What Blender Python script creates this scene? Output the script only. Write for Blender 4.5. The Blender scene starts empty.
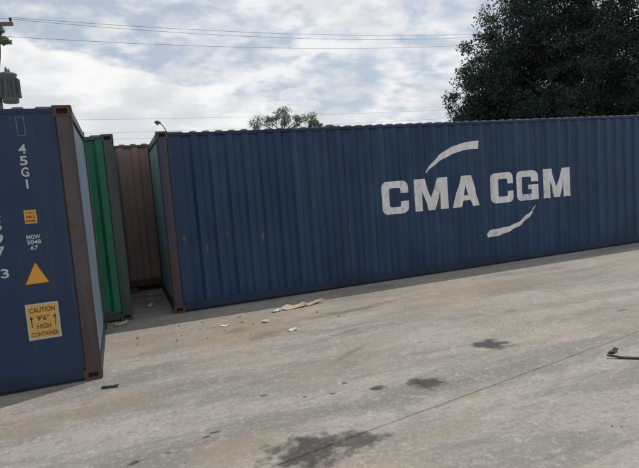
import bpy, bmesh, math, random
import numpy as np
from mathutils import Vector, Matrix, noise

random.seed(7)
rng = np.random.default_rng(7)
S = bpy.context.scene
COL = S.collection

# ------------------------------------------------------------------ camera
cam_data = bpy.data.cameras.new('camera')
cam = bpy.data.objects.new('camera', cam_data)
COL.objects.link(cam)
cam_data.sensor_width = 36.0
cam_data.lens = 29.9
cam_data.clip_start = 0.05
cam_data.clip_end = 2000.0
_yaw, _pit, _rol = 0.3579, 0.0935, -0.0778
_f = Vector((math.sin(_yaw)*math.cos(_pit), math.cos(_yaw)*math.cos(_pit), -math.sin(_pit)))
_r = Vector((math.cos(_yaw), -math.sin(_yaw), 0))
_u = _r.cross(_f)
_r2 = math.cos(_rol)*_r + math.sin(_rol)*_u
_u2 = -math.sin(_rol)*_r + math.cos(_rol)*_u
_m = Matrix((_r2, _u2, -_f)).transposed().to_4x4()
_m.translation = Vector((-0.668, -8.681, 1.892))
cam.matrix_world = _m
S.camera = cam

# ------------------------------------------------------------------ node helper
class NT:
    def __init__(self, tree):
        self.t = tree; self.n = tree.nodes; self.l = tree.links
    def node(self, kind, **kw):
        nd = self.n.new(kind)
        for k, v in kw.items():
            setattr(nd, k, v)
        return nd
    def put(self, sock, v):
        if isinstance(v, bpy.types.NodeSocket):
            self.l.new(v, sock)
        elif v is not None:
            if hasattr(sock, 'default_value'):
                dv = sock.default_value
                if hasattr(dv, '__len__') and not hasattr(v, '__len__'):
                    v = [v]*len(dv)
                if hasattr(dv, '__len__') and len(dv) == 4 and len(v) == 3:
                    v = (*v, 1)
                sock.default_value = v
    def math(self, op, a, b=0.0, c=None, clamp=False):
        nd = self.node('ShaderNodeMath', operation=op, use_clamp=clamp)
        self.put(nd.inputs[0], a); self.put(nd.inputs[1], b)
        if c is not None: self.put(nd.inputs[2], c)
        return nd.outputs[0]
    def noise(self, vec, scale, detail=4, rough=0.55, dist=0.0):
        nd = self.node('ShaderNodeTexNoise')
        self.put(nd.inputs['Vector'], vec); nd.inputs['Scale'].default_value = scale
        nd.inputs['Detail'].default_value = detail; nd.inputs['Roughness'].default_value = rough
        nd.inputs['Distortion'].default_value = dist
        return nd.outputs['Fac']
    def noisec(self, vec, scale, detail=2):
        nd = self.node('ShaderNodeTexNoise')
        self.put(nd.inputs['Vector'], vec); nd.inputs['Scale'].default_value = scale
        nd.inputs['Detail'].default_value = detail
        return nd.outputs['Color']
    def step(self, v, a, b, lo=0.0, hi=1.0):
        nd = self.node('ShaderNodeMapRange', interpolation_type='SMOOTHSTEP')
        self.put(nd.inputs['Value'], v)
        nd.inputs['From Min'].default_value = a; nd.inputs['From Max'].default_value = b
        nd.inputs['To Min'].default_value = lo; nd.inputs['To Max'].default_value = hi
        return nd.outputs['Result']
    def mix(self, fac, a, b, mode='MIX'):
        nd = self.node('ShaderNodeMix', data_type='RGBA', blend_type=mode)
        self.put(nd.inputs['Factor'], fac); self.put(nd.inputs['A'], None)
        self.put(nd.inputs[6], a); self.put(nd.inputs[7], b)
        return nd.outputs[2]
    def mapping(self, vec, loc=(0, 0, 0), rot=(0, 0, 0), scale=(1, 1, 1), kind='POINT'):
        nd = self.node('ShaderNodeMapping', vector_type=kind)
        self.put(nd.inputs['Vector'], vec)
        nd.inputs['Location'].default_value = loc
        nd.inputs['Rotation'].default_value = rot
        nd.inputs['Scale'].default_value = scale
        return nd.outputs[0]
    def vmath(self, op, a, b=None):
        nd = self.node('ShaderNodeVectorMath', operation=op)
        self.put(nd.inputs[0], a)
        if b is not None: self.put(nd.inputs[1], b)
        return nd.outputs['Value'] if op in ('LENGTH', 'DOT_PRODUCT') else nd.outputs[0]
    def blots(self, vec, items, wob=0.35, nscale=5.0, soft=0.5):
        """irregular patches: items (x, y, rx, ry, rot_deg, strength) in the xy plane of vec"""
        nc = self.vmath('SUBTRACT', self.noisec(vec, nscale, 5), (0.5, 0.5, 0.5))
        out = None
        for (x, y, rx, ry, rot, st) in items:
            m = self.mapping(vec, (x, y, 0), (0, 0, math.radians(rot)), (rx, ry, 1e4), 'TEXTURE')
            sc = self.node('ShaderNodeVectorMath', operation='SCALE')
            self.put(sc.inputs[0], nc); sc.inputs['Scale'].default_value = wob*4
            q = self.vmath('ADD', m, sc.outputs[0])
            q = self.vmath('MULTIPLY', q, (1, 1, 0))
            d = self.vmath('LENGTH', q)
            v = self.step(d, 1.0 + soft*0.5, 1.0 - soft, 0.0, st)
            out = v if out is None else self.math('MAXIMUM', out, v)
        return out

# ------------------------------------------------------------------ world: daylight sky with a broken cloud deck
SUN_AZ = math.radians(68.3)      # from +Y towards +X
SUN_EL = math.radians(57.5)
world = bpy.data.worlds.new('World')
S.world = world
world.use_nodes = True
w = NT(world.node_tree)
for nd in list(w.n): w.n.remove(nd)
sky = w.node('ShaderNodeTexSky', sky_type='NISHITA', sun_disc=False)
sky.sun_elevation = SUN_EL; sky.sun_rotation = SUN_AZ
sky.air_density = 1.0; sky.dust_density = 2.0; sky.ozone_density = 1.0
dirv = w.node('ShaderNodeTexCoord').outputs['Generated']
sep = w.node('ShaderNodeSeparateXYZ'); w.put(sep.inputs[0], dirv)
zc = w.math('ADD', w.math('MAXIMUM', sep.outputs[2], 0.0), 0.34)
comb = w.node('ShaderNodeCombineXYZ')
w.put(comb.inputs[0], w.math('DIVIDE', sep.outputs[0], zc))
w.put(comb.inputs[1], w.math('DIVIDE', sep.outputs[1], zc))
plane = w.mapping(comb.outputs[0], (3.1, 1.7, 0), (0, 0, 0.5), (1, 1.25, 1))
n_big = w.noise(plane, 2.0, 3, 0.5, 0.2)
n_mid = w.noise(plane, 9.0, 6, 0.55, 0.15)
cover = w.math('ADD', w.math('MULTIPLY', n_big, 0.45), w.math('MULTIPLY', n_mid, 0.55))
mask = w.step(cover, 0.39, 0.58)
# cloud body: brighter tops and greyer bellies
puff = w.mapping(dirv, (0.3, 0.2, 0.0), (0, 0, 0), (1, 1, 2.4))
n_p = w.noise(puff, 6.0, 6, 0.58, 0.2)
body = w.mix(w.step(n_p, 0.34, 0.66), (6.9, 7.2, 7.6, 1), (9.0, 9.1, 9.2, 1))
blue = w.mix(0.74, sky.outputs[0], (5.4, 6.05, 7.0, 1))     # thin veil over the blue
col = w.mix(mask, blue, body)
# cumulus bank, heaped higher to one side of the sky, with a billowing top edge
AZB = math.radians(-62)
bank_h = w.math('ADD', 0.105, w.math('MULTIPLY', 0.27, w.vmath('DOT_PRODUCT', dirv, (math.sin(AZB), math.cos(AZB), 0))))
bump_n = w.math('MULTIPLY', w.math('SUBTRACT', w.noise(puff, 8.5, 7, 0.52, 0.1), 0.5), 0.15)
el = w.math('SUBTRACT', w.math('ADD', sep.outputs[2], bump_n), bank_h)
bank = w.step(el, 0.008, -0.008)
bankc = w.mix(w.step(w.math('ADD', w.math('MULTIPLY', el, 0.8), w.math('MULTIPLY', n_p, 0.45)), 0.13, 0.26), (6.9, 7.15, 7.5, 1), (9.9, 9.85, 9.75, 1))
col = w.mix(w.math('MULTIPLY', bank, 0.9), col, bankc)
# thickening of the cloud deck towards the horizon
col = w.mix(w.step(sep.outputs[2], 0.16, 0.02, 0.0, 0.55), col, (8.6, 8.75, 8.9, 1))
bg = w.node('ShaderNodeBackground'); w.put(bg.inputs['Color'], col)
bg.inputs['Strength'].default_value = 0.10
wo = w.node('ShaderNodeOutputWorld'); w.l.new(bg.outputs[0], wo.inputs[0])

# ------------------------------------------------------------------ sun
sun_d = bpy.data.lights.new('sun', 'SUN')
sun_d.energy = 2.6; sun_d.angle = math.radians(0.6); sun_d.color = (1.0, 0.955, 0.88)
sun = bpy.data.objects.new('sun', sun_d); COL.objects.link(sun)
sd = Vector((math.sin(SUN_AZ)*math.cos(SUN_EL), math.cos(SUN_AZ)*math.cos(SUN_EL), math.sin(SUN_EL)))
sun.rotation_euler = sd.to_track_quat('Z', 'Y').to_euler()
sun.location = (20, 10, 30)

S.render.engine = 'CYCLES'
S.cycles.max_bounces = 5
S.cycles.diffuse_bounces = 3
S.cycles.transparent_max_bounces = 4
S.view_settings.view_transform = 'Standard'
S.view_settings.look = 'None'
S.view_settings.exposure = 0.0
S.view_settings.gamma = 1.0
S.view_settings.use_curve_mapping = False

# ------------------------------------------------------------------ materials
def new_mat(name):
    m = bpy.data.materials.new(name); m.use_nodes = True
    t = NT(m.node_tree)
    return m, t, m.node_tree.nodes['Principled BSDF']

def bump(t, bs, h, strength, dist):
    b = t.node('ShaderNodeBump'); b.inputs['Strength'].default_value = strength
    b.inputs['Distance'].default_value = dist
    t.put(b.inputs['Height'], h); t.l.new(b.outputs[0], bs.inputs['Normal'])

def paint(name, c1, c2, rust=0.1, rough=0.5, scrapes=(), rustcol=(0.16, 0.065, 0.035), dirt=0.35, fade_light=None):
    """weathered container paint: fading, streaks that also carry painted rib light and shade, rust bloom, dirt towards nothing in particular"""
    m, t, bs = new_mat(name)
    oc = t.node('ShaderNodeTexCoord').outputs['Object']
    streak = t.mapping(oc, (0, 0, 0), (0, 0, 0), (5.5, 5.5, 0.35))
    base = t.mix(t.step(t.noise(oc, 0.9, 5, 0.6), 0.3, 0.7), c1, c2)
    base = t.mix(t.math('MULTIPLY', t.step(t.noise(streak, 1.0, 5, 0.6), 0.44, 0.70), 0.48), base,
                 fade_light or tuple(min(1, 0.6*v+0.07) for v in c2[:3]))  # weathered streaks, contrast raised to paint the light and dark of the ribs
    # dusty film and grime runs
    base = t.mix(t.math('MULTIPLY', t.step(t.noise(t.mapping(oc, (4, 2, 9), (0, 0, 0), (9, 9, 0.5)), 1.0, 6, 0.65), 0.52, 0.75), dirt), base, (0.05, 0.047, 0.045))
    lo = 0.72 - 0.42*rust
    rm = t.step(t.math('ADD', t.math('MULTIPLY', t.noise(oc, 4.0, 6, 0.68), 0.6), t.math('MULTIPLY', t.noise(streak, 0.8, 6, 0.6), 0.4)), lo, lo+0.10)
    rc = t.mix(t.noise(oc, 11.0, 5, 0.6), rustcol, (0.085, 0.045, 0.035))
    base = t.mix(t.math('MULTIPLY', rm, 0.9), base, rc)
    if scrapes:
        sw = t.node('ShaderNodeSeparateXYZ'); t.put(sw.inputs[0], oc)
        cb = t.node('ShaderNodeCombineXYZ'); t.put(cb.inputs[0], sw.outputs[0]); t.put(cb.inputs[1], sw.outputs[2])
        bm_ = t.blots(cb.outputs[0], scrapes, 0.5, 7.0, 0.7)
        base = t.mix(bm_, base, (0.20, 0.135, 0.085))
    t.put(bs.inputs['Base Color'], base)
    t.put(bs.inputs['Roughness'], t.math('ADD', rough, t.math('MULTIPLY', rm, 0.35), clamp=True))
    bs.inputs['Specular IOR Level'].default_value = 0.35
    bump(t, bs, t.math('ADD', t.noise(oc, 35, 4), t.math('MULTIPLY', rm, 0.8)), 0.35, 0.004)
    return m

BL = 6.096
M = {}
M['blue'] = paint('blue_wall_paint', (0.006, 0.026, 0.070), (0.011, 0.042, 0.104), 0.10, 0.42, fade_light=(0.032, 0.074, 0.132),
                  scrapes=[(0.27-BL, 1.20, 0.03, 0.06, 5, 0.35), (0.62-BL, 1.00, 0.02, 0.07, 0, 0.4), (0.98-BL, 1.18, 0.02, 0.06, 0, 0.3),
                           (1.57-BL, 1.08, 0.025, 0.10, 0, 0.5), (2.7-BL, 1.05, 0.015, 0.06, 0, 0.3), (3.18-BL, 1.07, 0.02, 0.10, 0, 0.35),
                           (8.9-BL, 0.8, 0.015, 0.06, 0, 0.25)])
M['blue_rail'] = paint('shaded_blue_rail_paint', (0.006, 0.018, 0.042), (0.011, 0.030, 0.062), 0.16, 0.5, dirt=0.5, fade_light=(0.022, 0.042, 0.072))  # rail blue darkened with the shade around the lower lip
M['blue_post'] = paint('rusty_blue_post', (0.030, 0.042, 0.08), (0.060, 0.048, 0.060), 0.54, 0.6, rustcol=(0.125, 0.060, 0.045))
M['roof'] = paint('dull_roof_paint', (0.012, 0.030, 0.058), (0.02, 0.045, 0.08), 0.2, 0.85)
M['navy_rail'] = paint('navy_rail_paint', (0.008, 0.020, 0.048), (0.011, 0.028, 0.06), 0.10, 0.5, fade_light=(0.02, 0.038, 0.068))
M['teal_end'] = paint('pale_teal_end', (0.15, 0.25, 0.27), (0.19, 0.29, 0.31), 0.10, 0.5)  # end wall paler and greener than the container's sides
M['navy'] = paint('navy_wall_paint', (0.007, 0.024, 0.066), (0.011, 0.032, 0.082), 0.08, 0.45, fade_light=(0.026, 0.047, 0.085))
M['navy_post'] = paint('rusty_navy_post', (0.045, 0.038, 0.048), (0.07, 0.043, 0.040), 0.56, 0.6, rustcol=(0.105, 0.052, 0.040))
M['lit_end'] = paint('sunlit_blue_end', (0.10, 0.14, 0.19), (0.145, 0.185, 0.23), 0.10, 0.5)  # sunlit paleness of the navy container's end put into its paint
M['green'] = paint('green_wall_paint', (0.010, 0.135, 0.072), (0.02, 0.175, 0.10), 0.10, 0.5, fade_light=(0.035, 0.17, 0.115))
M['green_post'] = paint('dull_green_post', (0.030, 0.060, 0.055), (0.045, 0.065, 0.062), 0.40, 0.6)
M['brown'] = paint('brown_wall_paint', (0.24, 0.158, 0.143), (0.30, 0.207, 0.192), 0.12, 0.6)
M['brown_post'] = paint('brown_post_paint', (0.09, 0.045, 0.04), (0.11, 0.06, 0.05), 0.3, 0.6)

def simple(name, c1, c2=None, rough=0.6, scale=8.0, metallic=0.0, bmp=0.2, bd=0.003):
    m, t, bs = new_mat(name)
    oc = t.node('ShaderNodeTexCoord').outputs['Object']
    c2 = c2 or tuple(v*0.7 for v in c1)
    n = t.noise(oc, scale, 6, 0.6)
    t.put(bs.inputs['Base Color'], t.mix(t.step(n, 0.3, 0.7), c1, c2))
    bs.inputs['Roughness'].default_value = rough; bs.inputs['Metallic'].default_value = metallic
    bump(t, bs, n, bmp, bd)
    return m

def worn_paint(name, c, under, wear=0.5):
    m, t, bs = new_mat(name)
    oc = t.node('ShaderNodeTexCoord').outputs['Object']
    n = t.math('ADD', t.math('MULTIPLY', t.noise(oc, 9, 8, 0.7), 0.55), t.math('MULTIPLY', t.noise(t.mapping(oc, (0, 0, 0), (0, 0, 0), (6, 6, 0.6)), 1.3, 6, 0.6), 0.45))
    c1 = t.mix(t.noise(oc, 2.2, 4), c, tuple(0.72*v for v in c))
    t.put(bs.inputs['Base Color'], t.mix(t.math('MULTIPLY', t.step(n, 0.66-0.2*wear, 0.74-0.12*wear), 0.75), c1, under))
    bs.inputs['Roughness'].default_value = 0.55
    return m

M['letter'] = worn_paint('worn_white_lettering', (0.82, 0.80, 0.785), (0.06, 0.09, 0.15), 0.70)
M['mark'] = worn_paint('faded_white_marking', (0.50, 0.52, 0.55), (0.03, 0.06, 0.12), 0.6)
M['outline'] = worn_paint('faint_blue_outline', (0.10, 0.15, 0.24), (0.03, 0.06, 0.12), 0.6)
M['orange'] = worn_paint('orange_sticker', (0.72, 0.33, 0.045), (0.42, 0.24, 0.10), 0.45)
M['yellow'] = worn_paint('amber_sticker', (0.66, 0.36, 0.07), (0.46, 0.36, 0.22), 0.8)
M['ink'] = simple('sticker_ink', (0.06, 0.035, 0.015), rough=0.6)
M['border'] = worn_paint('sticker_border', (0.52, 0.46, 0.34), (0.3, 0.25, 0.15), 0.6)
M['dark'] = simple('aperture_shade', (0.012, 0.012, 0.013), rough=0.9)  # near-black colour standing in for shade inside the casting apertures
M['under'] = simple('underside_steel', (0.03, 0.03, 0.032), rough=0.8)
M['steel'] = simple('galvanised_steel', (0.30, 0.31, 0.32), rough=0.5, metallic=0.6)
M['floor'] = simple('plywood_floor', (0.16, 0.10, 0.06), rough=0.8)

# ground
def ground_mat():
    m, t, bs = new_mat('worn_concrete')
    oc = t.node('ShaderNodeTexCoord').outputs['Object']
    st = t.mapping(oc, (0, 0, 0), (0, 0, math.radians(-14)), (0.35, 1.5, 1))
    n1 = t.noise(oc, 0.33, 4, 0.6); n2 = t.noise(st, 1.1, 5, 0.65, 0.6); n3 = t.noise(oc, 6.0, 4, 0.7)
    n4 = t.noise(oc, 60, 3, 0.75); n5 = t.noise(st, 3.6, 6, 0.7, 0.5)
    n6 = t.noise(oc, 24, 4, 0.7)
    base = t.mix(t.step(n2, 0.38, 0.64), (0.195, 0.183, 0.165), (0.325, 0.302, 0.270))
    base = t.mix(t.math('MULTIPLY', t.step(n1, 0.42, 0.66), 0.65), base, (0.34, 0.295, 0.235))
    base = t.mix(t.math('MULTIPLY', t.step(n5, 0.54, 0.68), 0.55), base, (0.185, 0.177, 0.163))
    base = t.mix(t.math('MULTIPLY', t.step(n3, 0.52, 0.74), 0.40), base, (0.46, 0.445, 0.42))
    base = t.mix(t.math('MULTIPLY', t.step(n3, 0.48, 0.30), 0.55), base, (0.19, 0.185, 0.175))
    base = t.mix(t.math('MULTIPLY', t.step(n6, 0.52, 0.68), 0.34), base, (0.45, 0.43, 0.395))
    base = t.mix(t.math('MULTIPLY', t.step(n6, 0.48, 0.32), 0.42), base, (0.155, 0.148, 0.136))
    base = t.mix(t.math('MULTIPLY', t.step(n4, 0.55, 0.72), 0.28), base, (0.52, 0.51, 0.49))
    base = t.mix(t.math('MULTIPLY', t.step(n4, 0.44, 0.30), 0.40), base, (0.12, 0.118, 0.113))
    # earth tracked over the slab by the containers
    tan = t.blots(oc, [(0.75, -1.75, 0.75, 0.55, 20, 0.8), (2.3, -1.45, 0.8, 0.22, 5, 0.55), (1.2, -1.1, 0.5, 0.25, 10, 0.5), (-1.2, -3.5, 0.9, 0.25, 15, 0.45),
                       (1.55, -3.4, 0.75, 0.16, 25, 0.5), (5.2, -1.55, 1.6, 0.45, 0, 0.6), (0.0, -4.9, 0.35, 0.18, 10, 0.55), (-0.5, -1.5, 0.6, 0.6, 0, 0.45),
                       (1.55, -5.35, 0.5, 0.12, 15, 0.5), (1.95, -4.98, 0.14, 0.08, 15, 0.5), (3.6, -2.2, 1.2, 0.25, 5, 0.4)], 0.6, 2.2, 0.8)
    tan = t.math('MULTIPLY', tan, t.step(n5, 0.26, 0.52))
    base = t.mix(tan, base, (0.275, 0.222, 0.158))
    damp = t.blots(oc, [(0.95, -2.05, 0.40, 0.14, 25, 0.55), (0.7, -1.62, 0.25, 0.12, 10, 0.45), (2.35, -1.60, 0.62, 0.085, 4, 0.65), (3.1, -1.45, 0.4, 0.06, 4, 0.5), (1.6, -3.35, 0.35, 0.05, 30, 0.5),
                        (1.85, -2.6, 0.3, 0.05, 20, 0.5), (4.1, -3.0, 0.12, 0.06, 0, 0.5), (3.7, -2.9, 0.10, 0.05, 0, 0.4), (4.9, -3.6, 0.7, 0.10, 10, 0.3)], 0.75, 4.0, 0.7)
    base = t.mix(damp, base, (0.14, 0.115, 0.085))
    # oil
    oil = t.blots(oc, [(3.0, -3.99, 0.21, 0.17, -30, 0.92), (2.90, -3.93, 0.10, 0.07, -30, 0.95), (1.80, -4.57, 0.17, 0.15, -25, 0.85), (1.76, -4.55, 0.08, 0.06, -25, 0.95), (1.37, -4.43, 0.085, 0.06, -10, 0.9), (0.46, -5.21, 0.36, 0.235, -12, 0.88), (0.80, -5.24, 0.22, 0.12, -8, 0.82),
                       (0.40, -4.03, 0.035, 0.025, 0, 0.8), (0.72, -4.27, 0.025, 0.02, 0, 0.75), (0.96, -4.34, 0.035, 0.022, 0, 0.8), (1.16, -4.16, 0.03, 0.02, 0, 0.75), (-0.14, -4.55, 0.045, 0.022, 0, 0.85),
                       (-0.21, -4.60, 0.04, 0.02, 0, 0.8), (-0.75, -4.73, 0.07, 0.028, 10, 0.85), (-0.50, -4.70, 0.03, 0.015, 0, 0.7), (2.4, -3.5, 0.05, 0.02, 0, 0.6), (-1.15, -3.3, 0.05, 0.02, 0, 0.4),
                       (5.2, -3.8, 0.12, 0.05, 0, 0.5)], 0.60, 7.5, 0.5)
    oil = t.math('MULTIPLY', oil, t.math('MULTIPLY', t.step(n3, 0.25, 0.50, 0.75, 1.0), t.step(n6, 0.72, 0.48, 0.7, 1.0)))
    base = t.mix(oil, base, (0.028, 0.026, 0.024))
    t.put(bs.inputs['Base Color'], base)
    t.put(bs.inputs['Roughness'], t.math('SUBTRACT', 0.9, t.math('MULTIPLY', oil, 0.25)))
    bs.inputs['Specular IOR Level'].default_value = 0.3
    h = t.math('ADD', t.math('MULTIPLY', n4, 0.35), t.math('ADD', t.math('MULTIPLY', n3, 0.8), t.math('MULTIPLY', n5, 0.5)))
    bump(t, bs, h, 0.55, 0.02)
    return m
M['ground'] = ground_mat()

def leaf_mat(name, c1, c2):
    m, t, bs = new_mat(name)
    oc = t.node('ShaderNodeTexCoord').outputs['Object']
    g = t.node('ShaderNodeNewGeometry')
    c = t.mix(t.noise(oc, 0.8, 3), c1, c2)
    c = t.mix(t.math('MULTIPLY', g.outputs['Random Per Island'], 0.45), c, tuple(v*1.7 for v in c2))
    t.put(bs.inputs['Base Color'], c); bs.inputs['Roughness'].default_value = 0.65
    bs.inputs['Specular IOR Level'].default_value = 0.18
    tr = t.node('ShaderNodeBsdfTranslucent'); t.put(tr.inputs[0], c)
    mx = t.node('ShaderNodeMixShader'); mx.inputs[0].default_value = 0.25
    out = m.node_tree.nodes['Material Output']
    t.l.new(bs.outputs[0], mx.inputs[1]); t.l.new(tr.outputs[0], mx.inputs[2]); t.l.new(mx.outputs[0], out.inputs[0])
    return m
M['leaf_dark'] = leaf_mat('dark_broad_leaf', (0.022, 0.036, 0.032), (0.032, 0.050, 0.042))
M['leaf_mid'] = leaf_mat('grey_green_leaf', (0.10, 0.145, 0.11), (0.13, 0.175, 0.13))
M['bark'] = simple('bark', (0.10, 0.075, 0.055), rough=0.9, scale=14, bmp=0.6, bd=0.02)
M['pole'] = simple('weathered_wood_pole', (0.16, 0.13, 0.105), rough=0.9, scale=10)
M['trafo'] = simple('grey_transformer_paint', (0.11, 0.125, 0.135), rough=0.6)
M['ceramic'] = simple('brown_ceramic', (0.09, 0.05, 0.035), rough=0.25)
M['wire'] = simple('black_cable', (0.10, 0.10, 0.105), rough=0.7)
M['lamp'] = simple('dark_lamp_metal', (0.06, 0.065, 0.07), rough=0.5)
M['lens'] = simple('lamp_lens', (0.35, 0.36, 0.36), rough=0.3)
M['wood'] = simple('pale_split_wood', (0.52, 0.43, 0.31), (0.36, 0.27, 0.17), rough=0.85, scale=12)
M['card'] = simple('weathered_cardboard', (0.50, 0.42, 0.32), (0.38, 0.30, 0.21), rough=0.9, scale=9)
M['paper'] = simple('white_paper', (0.64, 0.62, 0.58), (0.48, 0.46, 0.42), rough=0.8)
M['rubber'] = simple('black_rubber', (0.018, 0.018, 0.018), (0.035, 0.033, 0.03), rough=0.75, scale=20)
M['timber'] = simple('grey_timber', (0.15, 0.125, 0.10), rough=0.9, scale=10)
M['stone'] = simple('concrete_grit', (0.33, 0.315, 0.29), (0.20, 0.19, 0.175), rough=0.95, scale=30)

# ------------------------------------------------------------------ object helpers
def link(o, parent=None):
    COL.objects.link(o)
    if parent: o.parent = parent
    return o
def obj(name, bm, mat, parent=None, smooth=False):
    me = bpy.data.meshes.new(name)
    bm.normal_update(); bm.to_mesh(me); bm.free()
    me.materials.append(M[mat] if isinstance(mat, str) else mat)
    if smooth:
        for p in me.polygons: p.use_smooth = True
    return link(bpy.data.objects.new(name, me), parent)
def pyobj(name, v, f, mat, parent=None, smooth=False):
    me = bpy.data.meshes.new(name); me.from_pydata([tuple(a) for a in v], [], [tuple(a) for a in f]); me.update()
    me.materials.append(M[mat])
    if smooth:
        for p in me.polygons: p.use_smooth = True
    return link(bpy.data.objects.new(name, me), parent)
def tag(o, label=None, cat=None, group=None, kind=None):
    if label: o['label'] = label
    if cat: o['category'] = cat
    if group: o['group'] = group
    if kind: o['kind'] = kind
    return o
def thing(name, loc, label, cat, group=None, rotz=0):
    o = bpy.data.objects.new(name, None); link(o)
    o.location = loc; o.rotation_euler = (0, 0, rotz); o.empty_display_size = 0.3
    return tag(o, label, cat, group)
def add_box(bm, x0, x1, y0, y1, z0, z1, bev=0.0):
    vs = [bm.verts.new(p) for p in ((x0, y0, z0), (x1, y0, z0), (x1, y1, z0), (x0, y1, z0), (x0, y0, z1), (x1, y0, z1), (x1, y1, z1), (x0, y1, z1))]
    fs = [bm.faces.new([vs[i] for i in q]) for q in ((0, 3, 2, 1), (4, 5, 6, 7), (0, 1, 5, 4), (1, 2, 6, 5), (2, 3, 7, 6), (3, 0, 4, 7))]
    if bev:
        es = {e for f in fs for e in f.edges}
        bmesh.ops.bevel(bm, geom=list(es), offset=bev, segments=2, affect='EDGES', profile=0.5)
def box(name, dims, mat, parent, bev=0.0):
    bm = bmesh.new(); add_box(bm, *dims, bev); return obj(name, bm, mat, parent)
def add_tube(bm, pts, rad, seg=8, cap=True):
    pts = [Vector(p) for p in pts]
    rad = rad if hasattr(rad, '__len__') else [rad]*len(pts)
    rings = []
    ref = Vector((0, 0, 1))
    for i, p in enumerate(pts):
        d = (pts[min(i+1, len(pts)-1)] - pts[max(i-1, 0)]).normalized()
        a = d.cross(ref)
        if a.length < 1e-3: a = d.cross(Vector((1, 0, 0)))
        a.normalize(); b = d.cross(a)
        rings.append([bm.verts.new(p + rad[i]*(math.cos(2*math.pi*k/seg)*a + math.sin(2*math.pi*k/seg)*b)) for k in range(seg)])
    for r0, r1 in zip(rings, rings[1:]):
        for k in range(seg):
            bm.faces.new((r0[k], r0[(k+1) % seg], r1[(k+1) % seg], r1[k]))
    if cap:
        bm.faces.new(rings[0][::-1]); bm.faces.new(rings[-1])
    bmesh.ops.recalc_face_normals(bm, faces=bm.faces)

# ------------------------------------------------------------------ ground
JA = math.atan2(0.58, 3.4)           # direction of the slab joint
JO = Vector((1.0, -5.13))
def axis_vals(dense_lo, dense_hi, step, far):
    a = list(np.arange(dense_lo, dense_hi + 1e-6, step))
    g = 0.3; lo = dense_lo; hi = dense_hi
    while hi < far:
        hi += g; lo -= g; a += [hi, lo]; g *= 1.5
    return a
us = sorted(axis_vals(-4.0, 9.0, 0.08, 500))
vs_ = axis_vals(-2.5, 7.0, 0.08, 500)
vs_ = [v for v in vs_ if abs(v) > 0.035] + [-0.03, -0.0105, -0.0075, -0.0045, 0.0, 0.0045, 0.0075, 0.0105, 0.03]
vs_ = sorted(vs_)
ca, sa = math.cos(JA), math.sin(JA)
gv = []
for v in vs_:
    for u in us:
        x = JO.x + u*ca - v*sa; y = JO.y + u*sa + v*ca
        z = 0.0
        r = math.hypot(x-2, y+3)
        if r < 16:
            k = max(0.0, min(1.0, (-0.9 - y)/0.8)) if x > -0.9 else max(0.0, min(1.0, (-3.2 - y)/0.6))
            if -1.0 < x < 0 and y > -3.0: k = max(k, 0.5)
            z = (0.010*noise.noise(Vector((x*0.6, y*0.6, 1))) + 0.006*noise.noise(Vector((x*2.1, y*2.1, 5))))*k*min(1, (16-r)/4)
        wob = v + 0.010*noise.noise(Vector((u*1.3, 3, 0))) if abs(v) < 0.02 else v
        if abs(v) < 0.006 and -6 < u < 12: z -= 0.024 + 0.010*noise.noise(Vector((u*3, 9, 0)))
        elif abs(v) < 0.009: z -= 0.002
        if abs(v) < 0.02:
            x += -(wob - v)*sa; y += (wob - v)*ca
        gv.append((x, y, z))
nu = len(us)
gf = [(j*nu+i, j*nu+i+1, (j+1)*nu+i+1, (j+1)*nu+i) for j in range(len(vs_)-1) for i in range(nu-1)]
g = pyobj('ground', gv, gf, 'ground', smooth=True)
tag(g, 'worn grey concrete yard with oil stains', kind='structure')

# ------------------------------------------------------------------ containers
L, WD, H = 12.192, 2.438, 2.896
PITCH = (0.090, 0.049, 0.090, 0.049)
def corr_profile(x0, x1, depth, start_flat=0.0, pitch=PITCH, end_flat=0.0):
    """list of (x, recess) break points from x0 to x1; recess 0 is the outer face"""
    pts = [(x0, 0.0)]; x = x0 + max(start_flat, 0.001)
    pts.append((x, 0.0))
    per = sum(pitch); n = int((x1 - end_flat - x)/per)
    rest = (x1 - end_flat - x) - n*per
    x += rest/2
    for k in range(n):
        pts += [(x + pitch[0], 0.0), (x + pitch[0] + pitch[1], depth), (x + pitch[0] + pitch[1] + pitch[2], depth), (x + per, 0.0)]
        x += per
    pts.append((x1, 0.0))
    out = []
    for p in pts:
        if not out or p[0] - out[-1][0] > 1e-4: out.append(p)
    return out
def recess(prof, x):
    for (a, ra), (b, rb) in zip(prof, prof[1:]):
        if a <= x <= b: return ra + (rb-ra)*(x-a)/(b-a)
    return 0.0
def dent(x, z, seed, amp):
    k = max(0, min(1, (z-0.2)/0.3))*max(0, min(1, (2.8-z)/0.3))
    return amp*k*(noise.noise(Vector((x*0.8, z*0.9, seed))) + 0.5*noise.noise(Vector((x*2.3, z*1.7, seed+4))))
ZR = [0.15 + (2.845-0.15)*i/14 for i in range(15)]
def corr_wall(name, prof, face, outward, mat, parent, seed, amp, axis='x'):
    """vertical corrugated sheet. axis x: runs along x at y=face; outward -1 means recess goes to +"""
    v, f = [], []
    for z in ZR:
        for (x, r) in prof:
            d = face - outward*(r + dent(x, z, seed, amp))
            v.append((x, d, z) if axis == 'x' else (d, x, z))
    n = len(prof)
    for j in range(len(ZR)-1):
        for i in range(n-1):
            q = (j*n+i, j*n+i+1, (j+1)*n+i+1, (j+1)*n+i)
            flip = (outward > 0) if axis == 'x' else (outward < 0)
            f.append(q[::-1] if flip else q)
    return pyobj(name, v, f, mat, parent)

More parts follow.
